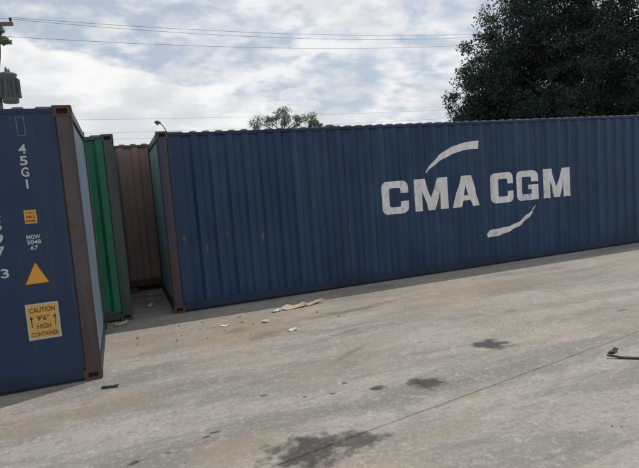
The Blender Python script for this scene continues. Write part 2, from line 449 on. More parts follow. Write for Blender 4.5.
def casting_mesh():
    bm = bmesh.new()
    add_box(bm, -0.089, 0.089, -0.081, 0.081, -0.059, 0.059)
    for fc in list(bm.faces):
        inner = bmesh.ops.inset_region(bm, faces=[fc], thickness=0.034, depth=0)
        c = fc.calc_center_median(); nrm = fc.normal.copy()
        bm.normal_update(); nrm = fc.normal.copy()
        cm = fc.calc_center_median()
        ax_ = [i for i in range(3) if abs(nrm[i]) < 0.5]
        for vv in fc.verts:
            for i in ax_: vv.co[i] = cm[i] + (vv.co[i]-cm[i])*0.74
        r = bmesh.ops.extrude_face_region(bm, geom=[fc])
        vs = [e for e in r['geom'] if isinstance(e, bmesh.types.BMVert)]
        bmesh.ops.translate(bm, verts=vs, vec=-nrm*0.022)
        bmesh.ops.delete(bm, geom=[fc], context='FACES_ONLY') if fc.is_valid else None
    me = bpy.data.meshes.new('corner_casting'); bm.normal_update(); bm.to_mesh(me); bm.free()
    return me
_cast = {}
def casting(parent, x, y, z, mat):
    if mat not in _cast:
        me = casting_mesh(); me.materials.append(M[mat]); me.materials.append(M['dark'])
        for p in me.polygons:      # bottom of each aperture, painted near-black as the shade inside
            c = p.center; q = (abs(abs(c.x)-0.067) < 1e-3) or (abs(abs(c.y)-0.059) < 1e-3) or (abs(abs(c.z)-0.037) < 1e-3)
            if q and p.area < 0.013 and max(abs(n) for n in p.normal) > 0.99:
                onx = abs(abs(c.x)-0.067) < 1e-3 and abs(p.normal.x) > 0.9
                ony = abs(abs(c.y)-0.059) < 1e-3 and abs(p.normal.y) > 0.9
                onz = abs(abs(c.z)-0.037) < 1e-3 and abs(p.normal.z) > 0.9
                if onx or ony or onz: p.material_index = 1
        _cast[mat] = me
    o = bpy.data.objects.new('corner_casting', _cast[mat]); link(o, parent); o.location = (x, y, z)
    return o

def container(name, x0, y0, label, mats, z0=0.0, group=None, seed=1, flat_right=0.0, amp=0.006, doors=None, end_depth=0.04):
    """dry freight container; (x0, y0) its near left corner; long axis along x.
    mats: wall, rail, post, end_left, end_right"""
    t = thing(name, (x0 + L/2, y0 + WD/2, z0), label, 'container', group)
    wall, rail, post, endl, endr = mats
    hx, hy = L/2, WD/2
    # front and back long walls between the rails
    prof = corr_profile(-hx+0.165, hx-0.165, 0.036, 0.02, end_flat=max(0.02, flat_right))
    fw = corr_wall('side_wall', prof, -hy+0.008, -1, wall, t, seed, amp)
    corr_wall('side_wall', corr_profile(-hx+0.165, hx-0.165, 0.036, 0.02), hy-0.008, 1, wall, t, seed+9, amp)
    # end walls (deeper, wider ribs)
    ep = corr_profile(-hy+0.13, hy-0.13, end_depth, 0.02, pitch=(0.11, 0.05, 0.104, 0.05))
    corr_wall('end_wall', ep, -hx+0.024, -1, endl, t, seed+3, 0.008, 'y')
    if doors:
        for s in (-1, 1):
            d = box('door', (hx-0.055, hx-0.015, min(0.006*s, s*(hy-0.14)), max(0.006*s, s*(hy-0.14)), 0.13, 2.76), wall, t, 0.008)
            for k in (0.30, 0.82):
                bm = bmesh.new(); add_tube(bm, [(hx+0.012, s*k, 0.10), (hx+0.012, s*k, 2.80)], 0.017, 10)
                obj('locking_bar', bm, 'steel', d)
                bm = bmesh.new(); add_box(bm, hx+0.010, hx+0.032, s*k-0.02 if s < 0 else s*k-0.30, s*k+0.30 if s < 0 else s*k+0.02, 1.18, 1.215, 0.005)
                obj('bar_handle', bm, 'steel', d)
    else:
        corr_wall('end_wall', ep, hx-0.024, 1, endr, t, seed+5, 0.008, 'y')
    # roof sheet with cross ribs
    rp = corr_profile(-hx+0.12, hx-0.12, 0.022, 0.10, pitch=(0.085, 0.02, 0.085, 0.02), end_flat=0.1)
    v = []
    for (x, r) in rp:
        v += [(x, -hy+0.010, H-0.031), (x, -hy+0.048, H-0.005-r), (x, 0, H-0.003-r), (x, hy-0.048, H-0.005-r), (x, hy-0.010, H-0.031)]
    f = []
    for i in range(len(rp)-1):
        for k in range(4): f.append((5*i+k, 5*i+5+k, 5*i+6+k, 5*i+1+k))
    pyobj('roof', v, f, 'roof', t)
    # rails
    for s in (-1, 1):
        a, b = sorted((s*hy, s*(hy-0.06)))
        ra = box('top_rail', (-hx+0.175, hx-0.175, a+0.002, b-0.002, H-0.080, H-0.028), rail, t, 0.006)
        bm = bmesh.new()           # bottom rail: channel with a lower lip
        ya, yb = (s*(hy-0.004), s*(hy-0.05))
        add_box(bm, -hx+0.175, hx-0.175, min(ya, yb), max(ya, yb), 0.035, 0.165, 0.006)
        yc = s*(hy-0.03); yd = s*(hy-0.16)
        add_box(bm, -hx+0.176, hx-0.176, min(yc, yd), max(yc, yd), 0.016, 0.036)
        obj('bottom_rail', bm, rail, t)
    for s in (-1, 1):
        a, b = sorted((s*hx-s*0.004, s*(hx-0.07)))
        box('end_header', (a, b, -hy+0.165, hy-0.165, H-0.118, H-0.012), rail, t, 0.006)
        box('end_sill', (a, b, -hy+0.165, hy-0.165, 0.014, 0.155), rail, t, 0.006)
    # posts: folded steel, slightly waisted
    for sx in (-1, 1):
        for sy in (-1, 1):
            bm = bmesh.new()
            xa, xb = sorted((sx*(hx-0.003), sx*(hx-0.168))); ya, yb = sorted((sy*(hy-0.003), sy*(hy-0.135)))
            add_box(bm, xa, xb, ya, yb, 0.1175, H-0.1175)
            bmesh.ops.bevel(bm, geom=[e for e in bm.edges if abs(e.verts[0].co.z-e.verts[1].co.z) > 1], offset=0.02, segments=3, affect='EDGES')
            obj('corner_post', bm, post, t)
            for z in (0.059, H-0.059):
                casting(t, sx*(hx-0.089), sy*(hy-0.081), z, post)
    box('floor', (-hx+0.07, hx-0.07, -hy+0.06, hy-0.06, 0.125, 0.16), 'floor', t)
    for i in range(24):
        x = -hx + 0.35 + i*(L-0.7)/23
        box('cross_member', (x-0.02, x+0.02, -hy+0.05, hy-0.05, 0.04, 0.124), 'under', t)
    return t, fw, prof

blue, blue_wall, blue_prof = container('shipping_container', 0.0, 0.0,
    'long blue corrugated shipping container with white CMA CGM lettering and swooshes on its side',
    ('blue', 'blue_rail', 'blue_post', 'teal_end', 'blue'), seed=1, doors=True, group=None, amp=0.011)
XL, YL = -1.009, -2.622
left, left_wall, left_prof = container('shipping_container', XL - L, YL,
    'dark blue shipping container with amber caution sticker, orange triangle and upright white numbers',
    ('navy', 'navy_rail', 'navy_post', 'lit_end', 'lit_end'), seed=21, flat_right=1.25, amp=0.004, end_depth=0.012)
container('shipping_container', -0.622 - L, 0.08,
    'bright green shipping container, its end showing behind the dark blue one',
    ('green', 'green_post', 'green_post', 'green', 'green'), seed=33)
brown, _, _ = container('shipping_container', -8.6, 2.60,
    'reddish brown shipping container on timbers, seen through the gap between green and blue containers',
    ('brown', 'brown_post', 'brown_post', 'brown', 'brown'), z0=0.085, seed=45)
for i, x in enumerate((-8.2, -4.4, -0.55, 3.2)):
    o = box('timber_sleeper', (-0.10, 0.10, -1.3, 1.3, 0, 0.085), 'timber', None, 0.006)
    o.location = (x, 3.80, 0.0)
    tag(o, 'grey timber sleeper lying under the reddish brown container', 'timber', 'timbers under the brown container')

# ------------------------------------------------------------------ lettering that follows the ribs of the blue wall
def round_poly(pts, rads, seg=5):
    out = []
    n = len(pts)
    for i, p in enumerate(pts):
        r = rads[i] if hasattr(rads, '__len__') else rads
        p = Vector(p); a = Vector(pts[i-1]); b = Vector(pts[(i+1) % n])
        if r <= 0: out.append(p); continue
        da = (a-p).normalized(); db = (b-p).normalized()
        p0 = p + da*r; p1 = p + db*r
        for k in range(seg+1):
            t = k/seg
            out.append((1-t)**2*p0 + 2*t*(1-t)*p + t*t*p1)
    return out
def letter_C(w, h, s=0.168, bar=0.125, gap=0.21):
    r = 0.12; q = 0.05
    pts = [(w, h/2+gap/2-0.03), (w, h), (0, h), (0, 0), (w, 0), (w, h/2-gap/2+0.03),
           (w-s, h/2-gap/2+0.03), (w-s, bar), (s, bar), (s, h-bar), (w-s, h-bar), (w-s, h/2+gap/2-0.03)]
    return [round_poly(pts, [0, r, r, r, r, 0, 0, q, q, q, q, 0])]
def letter_G(w, h, s=0.168, bar=0.125):
    r = 0.12; q = 0.05
    pts = [(w, h*0.62), (w, h), (0, h), (0, 0), (w, 0), (w, h*0.52),
           (w*0.53, h*0.52), (w*0.53, h*0.37), (w-s*0.92, h*0.37), (w-s*0.92, bar), (s, bar), (s, h-bar), (w-s, h-bar), (w-s, h*0.62)]
    return [round_poly(pts, [0, r, r, r, 0.02, 0, 0, 0, 0, q*0.6, q, q, q, 0])]
def letter_M(w, h, s=0.148):
    return [[Vector(p) for p in ((0, 0), (0, h), (w*0.31, h), (w*0.5, h*0.38), (w*0.69, h), (w, h), (w, 0), (w-s, 0), (w-s, h*0.62), (w*0.585, 0), (w*0.415, 0), (s, h*0.62), (s, 0))]]
def letter_A(w, h):
    cx = w/2; t = 0.115
    return [[Vector(p) for p in ((0, 0), (cx-t, h), (cx, h), (cx, h*0.70), (cx-0.055, h*0.36), (cx, h*0.36), (cx, h*0.20), (0.225, h*0.20), (0.185, 0))],
            [Vector(p) for p in ((cx, h), (cx+t, h), (w, 0), (w-0.185, 0), (w-0.225, h*0.20), (cx, h*0.20), (cx, h*0.36), (cx+0.055, h*0.36), (cx, h*0.70))]]
def on_wall(name, polys, ox, oz, wall, prof, face, seed, amp, mat, parent, lift=0.003):
    bm = bmesh.new()
    for poly in polys:
        vs = [bm.verts.new((p[0]+ox, 0, p[1]+oz)) for p in poly]
        if len(vs) > 2:
            bm.faces.new(vs)
    bmesh.ops.remove_doubles(bm, verts=bm.verts, dist=1e-5)
    bmesh.ops.triangulate(bm, faces=bm.faces)
    xs = [v.co.x for v in bm.verts]; zs = [v.co.z for v in bm.verts]
    for (x, r) in prof:
        if min(xs) < x < max(xs):
            bmesh.ops.bisect_plane(bm, geom=bm.verts[:]+bm.edges[:]+bm.faces[:], plane_co=(x, 0, 0), plane_no=(1, 0, 0))
    for z in ZR:
        if min(zs) < z < max(zs):
            bmesh.ops.bisect_plane(bm, geom=bm.verts[:]+bm.edges[:]+bm.faces[:], plane_co=(0, 0, z), plane_no=(0, 0, 1))
    for v in bm.verts:
        v.co.y = face + recess(prof, v.co.x) + dent(v.co.x, v.co.z, seed, amp) - lift
    bmesh.ops.recalc_face_normals(bm, faces=bm.faces)
    for fc in bm.faces:
        if fc.normal.y > 0: fc.normal_flip()
    return obj(name, bm, mat, parent)
def blue_letter(polys, x, z, name='letter'):
    return on_wall(name, polys, x - BL, z, blue_wall, blue_prof, -WD/2+0.008, 1, 0.011, 'letter', blue_wall)
ZB = 1.232; LH = 0.605
blue_letter(letter_C(0.56, LH), 3.855, ZB)
blue_letter(letter_M(0.72, LH), 4.555, ZB)
blue_letter(letter_A(0.63, LH), 5.395, ZB)
blue_letter(letter_C(0.56, LH), 6.305, ZB)
blue_letter(letter_G(0.56, LH), 6.925, ZB)
blue_letter(letter_M(0.69, LH), 7.650, ZB)
def smooth_strip(up, lo, n=5):
    def cr(pts):
        P = [Vector(p) for p in pts]; o = []
        for i in range(len(P)-1):
            p0 = P[max(i-1, 0)]; p1 = P[i]; p2 = P[i+1]; p3 = P[min(i+2, len(P)-1)]
            for k in range(n):
                t = k/n
                o.append(0.5*((2*p1) + (-p0+p2)*t + (2*p0-5*p1+4*p2-p3)*t*t + (-p0+3*p1-3*p2+p3)*t**3))
        o.append(P[-1]); return o
    return cr(up) + cr(lo)[:]
sw1 = smooth_strip([(4.82, 1.945), (4.98, 2.14), (5.24, 2.325), (5.50, 2.425), (5.77, 2.48), (6.06, 2.50)],
                   [(6.05, 2.34), (5.76, 2.335), (5.50, 2.285), (5.24, 2.195), (5.02, 2.085), (4.835, 1.935)])
sw2 = smooth_strip([(7.43, 1.115), (7.17, 0.935), (6.89, 0.79), (6.60, 0.735), (6.26, 0.71), (6.14, 0.645)],
                   [(6.16, 0.57), (6.36, 0.575), (6.59, 0.61), (6.94, 0.72), (7.20, 0.87), (7.425, 1.10)])
blue_letter([sw1], 0, 0, 'swoosh')
blue_letter([sw2], 0, 0, 'swoosh')

# ------------------------------------------------------------------ markings on the dark blue container (flat panel)
XO = XL - L/2                        # container centre in world x
FACE = -WD/2 + 0.008
def flat(name, polys, mat, lift, parent=left_wall):
    """polys in world x / z"""
    return on_wall(name, polys, -XO, 0, left_wall, left_prof, FACE, 21, 0.004, mat, parent, lift)
def rect(xc, zc, w, h, rot=0.0):
    c, s = math.cos(rot), math.sin(rot)
    return [Vector((xc + a*w*c - b*h*s, zc + a*w*s + b*h*c)) for a, b in ((-.5, -.5), (.5, -.5), (.5, .5), (-.5, .5))]
def text_obj(txt, name, xc, zc, size, mat, lift, parent, width=None, bold=0.012, rot=0.0):
    cu = bpy.data.curves.new('txt', 'FONT'); cu.body = txt; cu.size = size
    cu.align_x = 'CENTER'; cu.align_y = 'CENTER'; cu.offset = bold*size; cu.resolution_u = 3
    to = bpy.data.objects.new('txt', cu); COL.objects.link(to)
    dg = bpy.context.evaluated_depsgraph_get(); dg.update()
    me = bpy.data.meshes.new_from_object(to.evaluated_get(dg))
    bpy.data.objects.remove(to); bpy.data.curves.remove(cu)
    xs = [v.co.x for v in me.vertices]; ys = [v.co.y for v in me.vertices]
    mx, my = (min(xs)+max(xs))/2, (min(ys)+max(ys))/2
    kx = (width/(max(xs)-min(xs))) if width else 1.0
    c, s = math.cos(rot), math.sin(rot)
    for v in me.vertices:
        a = (v.co.x-mx)*kx; b = v.co.y-my
        X = xc + a*c - b*s - XO; Z = zc + a*s + b*c
        v.co = Vector((X, FACE + recess(left_prof, X) + dent(X, Z, 21, 0.004) - lift, Z))
    me.name = name; me.materials.clear(); me.materials.append(M[mat])
    me.update()
    if sum(p.normal.y*p.area for p in me.polygons) > 0: me.flip_normals()
    o = bpy.data.objects.new(name, me); return link(o, parent)
# faint outlined box
for a in (rect(-1.52, 2.695, 0.008, 0.19), rect(-1.452, 2.695, 0.008, 0.19), rect(-1.486, 2.786, 0.060, 0.008), rect(-1.486, 2.604, 0.060, 0.008)):
    flat('outline_bar', [a], 'outline', 0.003)
for ch, z in zip('45G1', (2.47, 2.355, 2.24, 2.12)):
    text_obj(ch, 'digit', -1.492 + (-0.005 if ch != '1' else 0), z, 0.128, 'mark', 0.003, left_wall, bold=0.022, width=None if ch == '1' else 0.070)
for ch, z in zip('U48597', (2.07, 1.955, 1.84, 1.725, 1.595, 1.47)):
    text_obj(ch, 'digit', -1.802, z, 0.128, 'mark', 0.003, left_wall, bold=0.022, width=0.074)
text_obj('3', 'digit', -1.792, 1.245, 0.128, 'mark', 0.003, left_wall, bold=0.022, width=0.072)
# small orange notice
hz = flat('notice_sticker', [rect(-1.500, 1.79, 0.112, 0.138, 0.01)], 'orange', 0.003)
for txt, z in (('CAU', 1.832), ('0B2', 1.790), ('II8', 1.748)):
    text_obj(txt, 'print', -1.500, z, 0.036, 'ink', 0.0048, hz, width=0.085, bold=0.01)
# stencilled weights
for txt, x, z, wd in (('MGW', -1.497, 1.585, 0.125), ('3048', -1.497, 1.532, 0.130), ('67', -1.50, 1.475, 0.07)):
    text_obj(txt, 'stencil', x, z, 0.058, 'mark', 0.003, left_wall, width=wd, bold=0.02)
# warning triangle with dark rim
tb = flat('triangle_sticker', [[Vector((-1.512, 1.345)), Vector((-1.645, 1.092)), Vector((-1.388, 1.096))]], 'ink', 0.003)
flat('triangle_face', [[Vector((-1.512, 1.322)), Vector((-1.622, 1.106)), Vector((-1.408, 1.109))]], 'orange', 0.0045, tb)
# caution plate
cp = flat('caution_sticker', [rect(-1.503, 0.712, 0.305, 0.375, 0.0)], 'border', 0.003)
flat('sticker_face', [rect(-1.503, 0.714, 0.268, 0.335, 0.0)], 'yellow', 0.0045, cp)
for txt, z, sz, wd in (('CAUTION', 0.832, 0.070, 0.235), ("9'6\"", 0.745, 0.075, 0.115), ('HIGH', 0.660, 0.070, 0.130), ('CONTAINER', 0.580, 0.062, 0.250)):
    text_obj(txt, 'print', -1.503, z, sz, 'ink', 0.006, cp, width=wd, bold=0.012)
for x in (-1.612, -1.394):
    flat('print_arrow', [rect(x, 0.71, 0.008, 0.11)], 'ink', 0.006, cp)
    flat('print_arrow', [[Vector((x-0.018, 0.742)), Vector((x+0.018, 0.742)), Vector((x, 0.775))]], 'ink', 0.0065, cp)

# ------------------------------------------------------------------ trees
def leaves(name, centres, radii, per, size, mat, parent, shell=0.5, flatten=0.75, slim=0.24):
    n = len(centres)*per
    C = np.repeat(np.array(centres), per, 0); R = np.repeat(np.array(radii), per)[:, None]
    d = rng.normal(size=(n, 3)); d /= np.linalg.norm(d, axis=1)[:, None]
    rr = rng.random((n, 1))**(shell)
    P = C + d*R*rr*np.array([1, 1, flatten])
    a = rng.normal(size=(n, 3)); a[:, 2] -= 0.5; a /= np.linalg.norm(a, axis=1)[:, None]
    b = np.cross(a, rng.normal(size=(n, 3))); b /= np.linalg.norm(b, axis=1)[:, None]
    s = size*(0.6 + 0.8*rng.random((n, 1)))
    nrm = np.cross(a, b)
    V = np.empty((n, 4, 3))
    V[:, 0] = P - a*s*0.5; V[:, 1] = P + b*s*slim + nrm*s*0.06
    V[:, 2] = P + a*s*0.5; V[:, 3] = P - b*s*slim + nrm*s*0.06
    me = bpy.data.meshes.new(name)
    me.vertices.add(n*4); me.vertices.foreach_set('co', V.reshape(-1))
    me.loops.add(n*4); me.loops.foreach_set('vertex_index', np.arange(n*4, dtype=np.int32))
    me.polygons.add(n); me.polygons.foreach_set('loop_start', np.arange(0, n*4, 4, dtype=np.int32))
    me.update(calc_edges=True); me.materials.append(M[mat])
    return link(bpy.data.objects.new(name, me), parent)

def limb(bm, a, b, r0, r1, bend=0.3, n=6):
    a = Vector(a); b = Vector(b); d = b-a
    off = Vector((random.uniform(-1, 1), random.uniform(-1, 1), random.uniform(-0.3, 0.6)))*bend
    pts = [a + d*(i/n) + off*math.sin(math.pi*i/n) for i in range(n+1)]
    add_tube(bm, pts, [r0 + (r1-r0)*i/n for i in range(n+1)], 8)

# big dark tree behind the right half of the blue container
TX, TY = 25.7, 14.4
big = thing('broadleaf_tree', (TX, TY, 0), 'huge dark leafy tree rising behind the lettered blue container', 'tree')
ax = Vector((0.934, -0.357)); dp = Vector((0.357, 0.934))
def T(a, b, h): return Vector((ax.x*a + dp.x*b, ax.y*a + dp.y*b, h))
lobes = [(-6.7, 0.0, 6.1, 1.9), (-7.2, 0.8, 4.6, 1.5), (-5.4, 0.5, 8.1, 2.5), (-5.2, -0.5, 5.4, 2.4), (-3.3, 0.0, 10.6, 3.1), (-2.4, -1.5, 6.6, 3.6), (1.1, -2.2, 8.0, 4.0), (0.0, 1.0, 13.0, 4.3),
         (4.6, 0.5, 10.6, 4.6), (5.2, -1.0, 6.6, 4.2), (-1.5, 3.0, 9.0, 4.2), (3.0, 4.0, 8.5, 4.5), (8.2, 1.0, 8.0, 3.4), (-4.5, 2.5, 6.5, 3.0), (-3.0, 1.5, 4.3, 2.6), (1.0, 2.5, 4.8, 3.2), (5.0, 2.0, 4.6, 3.2), (8.0, 0.0, 5.0, 2.8), (-5.6, 1.5, 4.4, 2.0)]
cc, cr_ = [], []
for (a, b, h, r) in lobes:
    k = int(13*r*r)
    for _ in range(k):
        d = rng.normal(size=3); d /= np.linalg.norm(d)
        q = r*(rng.random()**0.38)
        c = T(a, b, h) + Vector(d)*q*1.0
        if c.z < 2.3: continue
        # thinner towards the upper right, where light breaks through
        rel = (c.xy.dot(ax), c.z)
        if rel[0] > 0.3 and rel[1] > 10.0 and rng.random() < 0.42: continue
        cc.append(tuple(c)); cr_.append(rng.uniform(0.35, 0.85))
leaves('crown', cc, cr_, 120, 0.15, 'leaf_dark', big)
bm = bmesh.new()
limb(bm, (0, 0, -0.1), (0.1, 0.1, 3.2), 0.62, 0.45, 0.1)
obj('trunk', bm, 'bark', big, True)
for (a, b, h, r) in lobes:
    bm = bmesh.new(); limb(bm, (0.1, 0.1, 3.0), T(a, b, h), 0.26, 0.05, 0.7, 8); obj('limb', bm, 'bark', big, True)
    
# small trees far behind the blue container
def small_tree(x, y, clumps, base_h, label, size, per=190, rr=0.16, slim=0.24):
    t = thing('small_tree', (x, y, 0), label, 'tree')
    bm = bmesh.new(); limb(bm, (0, 0, -0.1), (0, 0, base_h), rr, rr*0.7, 0.1); obj('trunk', bm, 'bark', t, True)
    cs, rs = [], []
    for (dx, dy, z, r) in clumps:
        bm = bmesh.new(); limb(bm, (0, 0, base_h-0.1), (dx, dy, z), rr*0.6, 0.03, 0.25); obj('limb', bm, 'bark', t, True)
        for _ in range(int(7*r)+3):
            d = rng.normal(size=3); d /= np.linalg.norm(d)
            cs.append((dx + d[0]*r*0.7, dy + d[1]*r*0.7, z + d[2]*r*0.55)); rs.append(r*0.5)
    leaves('crown', cs, rs, per, size, 'leaf_mid', t, slim=slim)
small_tree(17.6, 49.5, [(-2.6, 0.9, 9.35, 1.1), (-1.2, 0.3, 9.2, 0.9), (0.35, 0.0, 9.85, 1.25), (0.1, 0.4, 9.4, 1.0), (3.0, -1.0, 9.35, 1.1), (1.5, -0.4, 9.1, 0.9)], 7.9,
           'sparse round-clumped tree whose top shows over the blue container', 0.50, 34, slim=0.06)
small_tree(21.7, 50.2, [(0, 0, 9.1, 0.6), (0.5, -0.2, 8.7, 0.55), (-0.3, 0.2, 8.5, 0.5)], 6.8, 'small bushy treetop just right of the sparse round-clumped tree', 0.24, 60)
small_tree(23.9, 51.4, [(0, 0, 8.7, 0.45), (0.5, -0.2, 8.5, 0.45), (-0.4, 0.2, 8.3, 0.5)], 6.6, 'tiniest treetop peeping over the blue container rim', 0.24, 60)
small_tree(-8.1, 38.0, [(0, 0, 15.3, 0.8), (0.5, 0, 14.6, 0.7), (-0.8, 0.3, 14.9, 0.9), (-0.3, -0.3, 14.1, 0.8)], 12.0, 'tall tree with its leaf tips behind the crossarm of the transformer pole', 0.28, 70, 0.22)

# ------------------------------------------------------------------ utility poles, wires, street lamp
def utility_pole(x, y, top, label, arm_z, arm_dir, arm_len, trafo=None):
    t = thing('utility_pole', (x, y, 0), label, 'utility pole', 'utility poles')
    bm = bmesh.new(); add_tube(bm, [(0, 0, -0.2), (0, 0, top*0.5), (0, 0, top)], [0.17, 0.145, 0.115], 12); obj('pole', bm, 'pole', t, True)
    d = Vector((math.cos(arm_dir), math.sin(arm_dir), 0)); p = Vector((-d.y, d.x, 0))
    for z in arm_z:
        bm = bmesh.new(); add_box(bm, -arm_len, arm_len, -0.05, 0.05, -0.06, 0.06, 0.008)
        bmesh.ops.transform(bm, matrix=Matrix.Translation(Vector((0, 0, z)) + p*-0.17) @ Matrix.Rotation(arm_dir, 4, 'Z'), verts=bm.verts)
        o = obj('crossarm', bm, 'pole', t)
        for k in (-0.92, -0.45, 0.45, 0.92):
            c = Vector((0, 0, z)) + p*-0.17 + d*arm_len*k
            bm = bmesh.new(); add_tube(bm, [c + Vector((0, 0, q)) for q in (0.06, 0.10, 0.105, 0.16, 0.165, 0.21)], [0.02, 0.02, 0.05, 0.04, 0.055, 0.03], 8)
            obj('insulator', bm, 'ceramic', o, True)
    if trafo:
        c = Vector((0, 0, trafo)) + d*0.42
        bm = bmesh.new(); add_tube(bm, [c + Vector((0, 0, q)) for q in (-0.52, -0.50, -0.46, 0.38, 0.42, 0.46, 0.50, 0.52)], [0.20, 0.24, 0.255, 0.255, 0.28, 0.28, 0.22, 0.10], 20)
        can = obj('transformer', bm, 'trafo', t, True)
        for q in range(10):
            an = q*2*math.pi/10 + 0.2
            e = c + Vector((math.cos(an), math.sin(an), 0))*0.29
            bm = bmesh.new(); add_box(bm, -0.05, 0.05, -0.008, 0.008, -0.34, 0.30)
            bmesh.ops.transform(bm, matrix=Matrix.Translation(e) @ Matrix.Rotation(an, 4, 'Z'), verts=bm.verts)
            obj('cooling_fin', bm, 'trafo', can)
        for s in (-0.12, 0.12):
            b0 = c + p*s + Vector((0, 0, 0.48))
            bm = bmesh.new(); add_tube(bm, [b0 + Vector((0, 0, q)) for q in (0, 0.05, 0.07, 0.12, 0.14, 0.20)], [0.03, 0.05, 0.03, 0.05, 0.03, 0.02], 8); obj('bushing', bm, 'ceramic', can, True)
        bm = bmesh.new(); add_box(bm, 0.10, 0.22, -0.10, 0.10, trafo-0.2, trafo-0.12); add_box(bm, 0.10, 0.22, -0.10, 0.10, trafo+0.15, trafo+0.23)
        bmesh.ops.transform(bm, matrix=Matrix.Rotation(arm_dir, 4, 'Z'), verts=bm.verts); obj('bracket', bm, 'trafo', t)
    return t
adir = math.atan2(-0.20, 0.98)
utility_pole(-4.10, 12.42, 8.75, 'wooden pole carrying a grey transformer above the dark blue container', (8.05,), adir, 0.85, 5.98)
utility_pole(28.7, 18.9, 11.6, 'wooden pole hidden among the leaves of the huge dark tree', (10.6,), adir, 0.9)
utility_pole(-6.1, 42.3, 9.15, 'distant pole standing behind the dark blue container', (8.7,), 0.1, 0.8)
utility_pole(46.6, 38.6, 9.1, 'distant pole standing beyond the huge dark tree', (8.6,), 0.1, 0.8)
def wire(a, b, sag, label, group, rad=0.006, n=36):
    a = Vector(a); b = Vector(b)
    pts = [a.lerp(b, i/n) - Vector((0, 0, 4*sag*(i/n)*(1-i/n))) for i in range(n+1)]
    bm = bmesh.new(); add_tube(bm, [p - a for p in pts], rad, 6)
    o = obj('power_line', bm, 'wire', None, True); o.location = a
    return tag(o, label, 'cable', group)
wa = 'wires from the transformer pole'
wire((-3.37, 12.10, 8.26), (28.4, 18.70, 10.81), 0.55, 'topmost cable running from the transformer pole into the dark tree', None)
wire((-3.75, 12.20, 8.26), (28.9, 18.60, 10.81), 0.75, 'middle cable running from the transformer pole into the dark tree', None)
wire((-4.0, 12.27, 7.70), (28.6, 18.78, 10.30), 0.60, 'lowest cable running from the transformer pole into the dark tree', None)
for z0, z1, which in ((9.10, 8.85, 'thin distant cable passing just above the street lamp and small treetops'),
                      (7.90, 8.05, 'upper of two thin distant cables crossing low over the brown container'),
                      (7.35, 7.30, 'lower of two thin distant cables, close over the brown container roof')):
    wire((-6.0, 42.25, z0), (46.6, 38.6, z1), 0.35, which, 'distant low cables', 0.009)

sl = thing('street_lamp', (2.35, 22.7, 0), 'small street lamp head peeping over the rusty end of the blue container', 'street lamp')
bm = bmesh.new(); add_tube(bm, [(0, 0, -0.1), (0, 0, 3), (0, 0, 5.35)], [0.075, 0.06, 0.045], 10); obj('post', bm, 'lamp', sl, True)
bm = bmesh.new(); add_tube(bm, [(0, 0, 5.33), (-0.05, 0.02, 5.62), (-0.16, 0.06, 5.85), (-0.30, 0.11, 5.98)], 0.028, 8); obj('arm', bm, 'lamp', sl, True)
bm = bmesh.new()
add_tube(bm, [(-0.26, 0.10, 5.99), (-0.32, 0.12, 6.02), (-0.41, 0.15, 6.05), (-0.53, 0.19, 6.06), (-0.58, 0.21, 6.06)], [0.04, 0.08, 0.11, 0.09, 0.04], 10)
lh = obj('lamp_head', bm, 'lamp', sl, True)
bm = bmesh.new(); add_tube(bm, [(-0.37, 0.14, 5.955), (-0.43, 0.16, 5.935), (-0.50, 0.185, 5.955)], [0.04, 0.06, 0.04], 10); obj('lens', bm, 'lens', lh, True)

# ------------------------------------------------------------------ litter
def sheet(name, w, d, mat, loc, rotz, label, cat, curl=0.02, seed=0, nx=9, ny=6, thick=0.003, outline=0.25, group=None):
    """torn sheet with thickness, curl and uneven edge"""
    rs = random.Random(seed); v = []; f = []
    for top in (1, 0):
        for j in range(ny):
            for i in range(nx):
                u = i/(nx-1)-0.5; q = j/(ny-1)-0.5
                ex = 1 - outline*abs(noise.noise(Vector((q*3, seed, 1))))*2*abs(u)
                ey = 1 - outline*abs(noise.noise(Vector((u*3, seed, 7))))*2*abs(q)
                z = 0.003 + curl*(abs(noise.noise(Vector((u*2.2, q*2.2, seed+0.3)))) + 1.6*max(0, u-0.1)**2*2 + 1.2*max(0, -u-0.25)**2) + (thick if top else 0)
                v.append((u*w*ex, q*d*ey, z))
    N = nx*ny
    for j in range(ny-1):
        for i in range(nx-1):
            a = j*nx+i
            f.append((a, a+1, a+nx+1, a+nx)); f.append((N+a, N+a+nx, N+a+nx+1, N+a+1))
    for i in range(nx-1):
        f.append((i, N+i, N+i+1, i+1)); a = (ny-1)*nx+i; f.append((a, a+1, N+a+1, N+a))
    for j in range(ny-1):
        a = j*nx; f.append((a, a+nx, N+a+nx, N+a)); a = j*nx+nx-1; f.append((a, N+a, N+a+nx, a+nx))
    o = pyobj(name, v, f, mat); o.location = loc; o.rotation_euler = (0, 0, rotz)
    if mat == 'paper': o.scale = (0.85, 0.85, 0.6)
    return tag(o, label, cat, group)
sheet('cardboard_scrap', 0.40, 0.17, 'card', (1.74, -0.86, 0.0), 0.05, 'flattened pale cardboard scrap along the shadow of the blue container', 'cardboard', 0.06, 3, thick=0.006)
sheet('cardboard_scrap', 0.20, 0.12, 'paper', (1.44, -0.90, 0.0), 0.4, 'small torn pale cardboard piece beside the flattened cardboard scrap', 'cardboard', 0.05, 4, thick=0.005)
bm = bmesh.new()
for k in range(3): add_box(bm, -0.17+0.02*k, 0.19-0.03*k, -0.05+0.033*k, -0.020+0.033*k, 0.01, 0.030+0.006*(k % 2), 0.003)
for v in bm.verts: v.co.z += 0.20*max(0, v.co.x+0.1)**1.5; v.co.y += 0.05*v.co.x*abs(v.co.x)*4
o = obj('wood_splinter', bm, 'wood', None); o.location = (2.07, -0.83, -0.006); o.rotation_euler = (0, 0, 0.35)
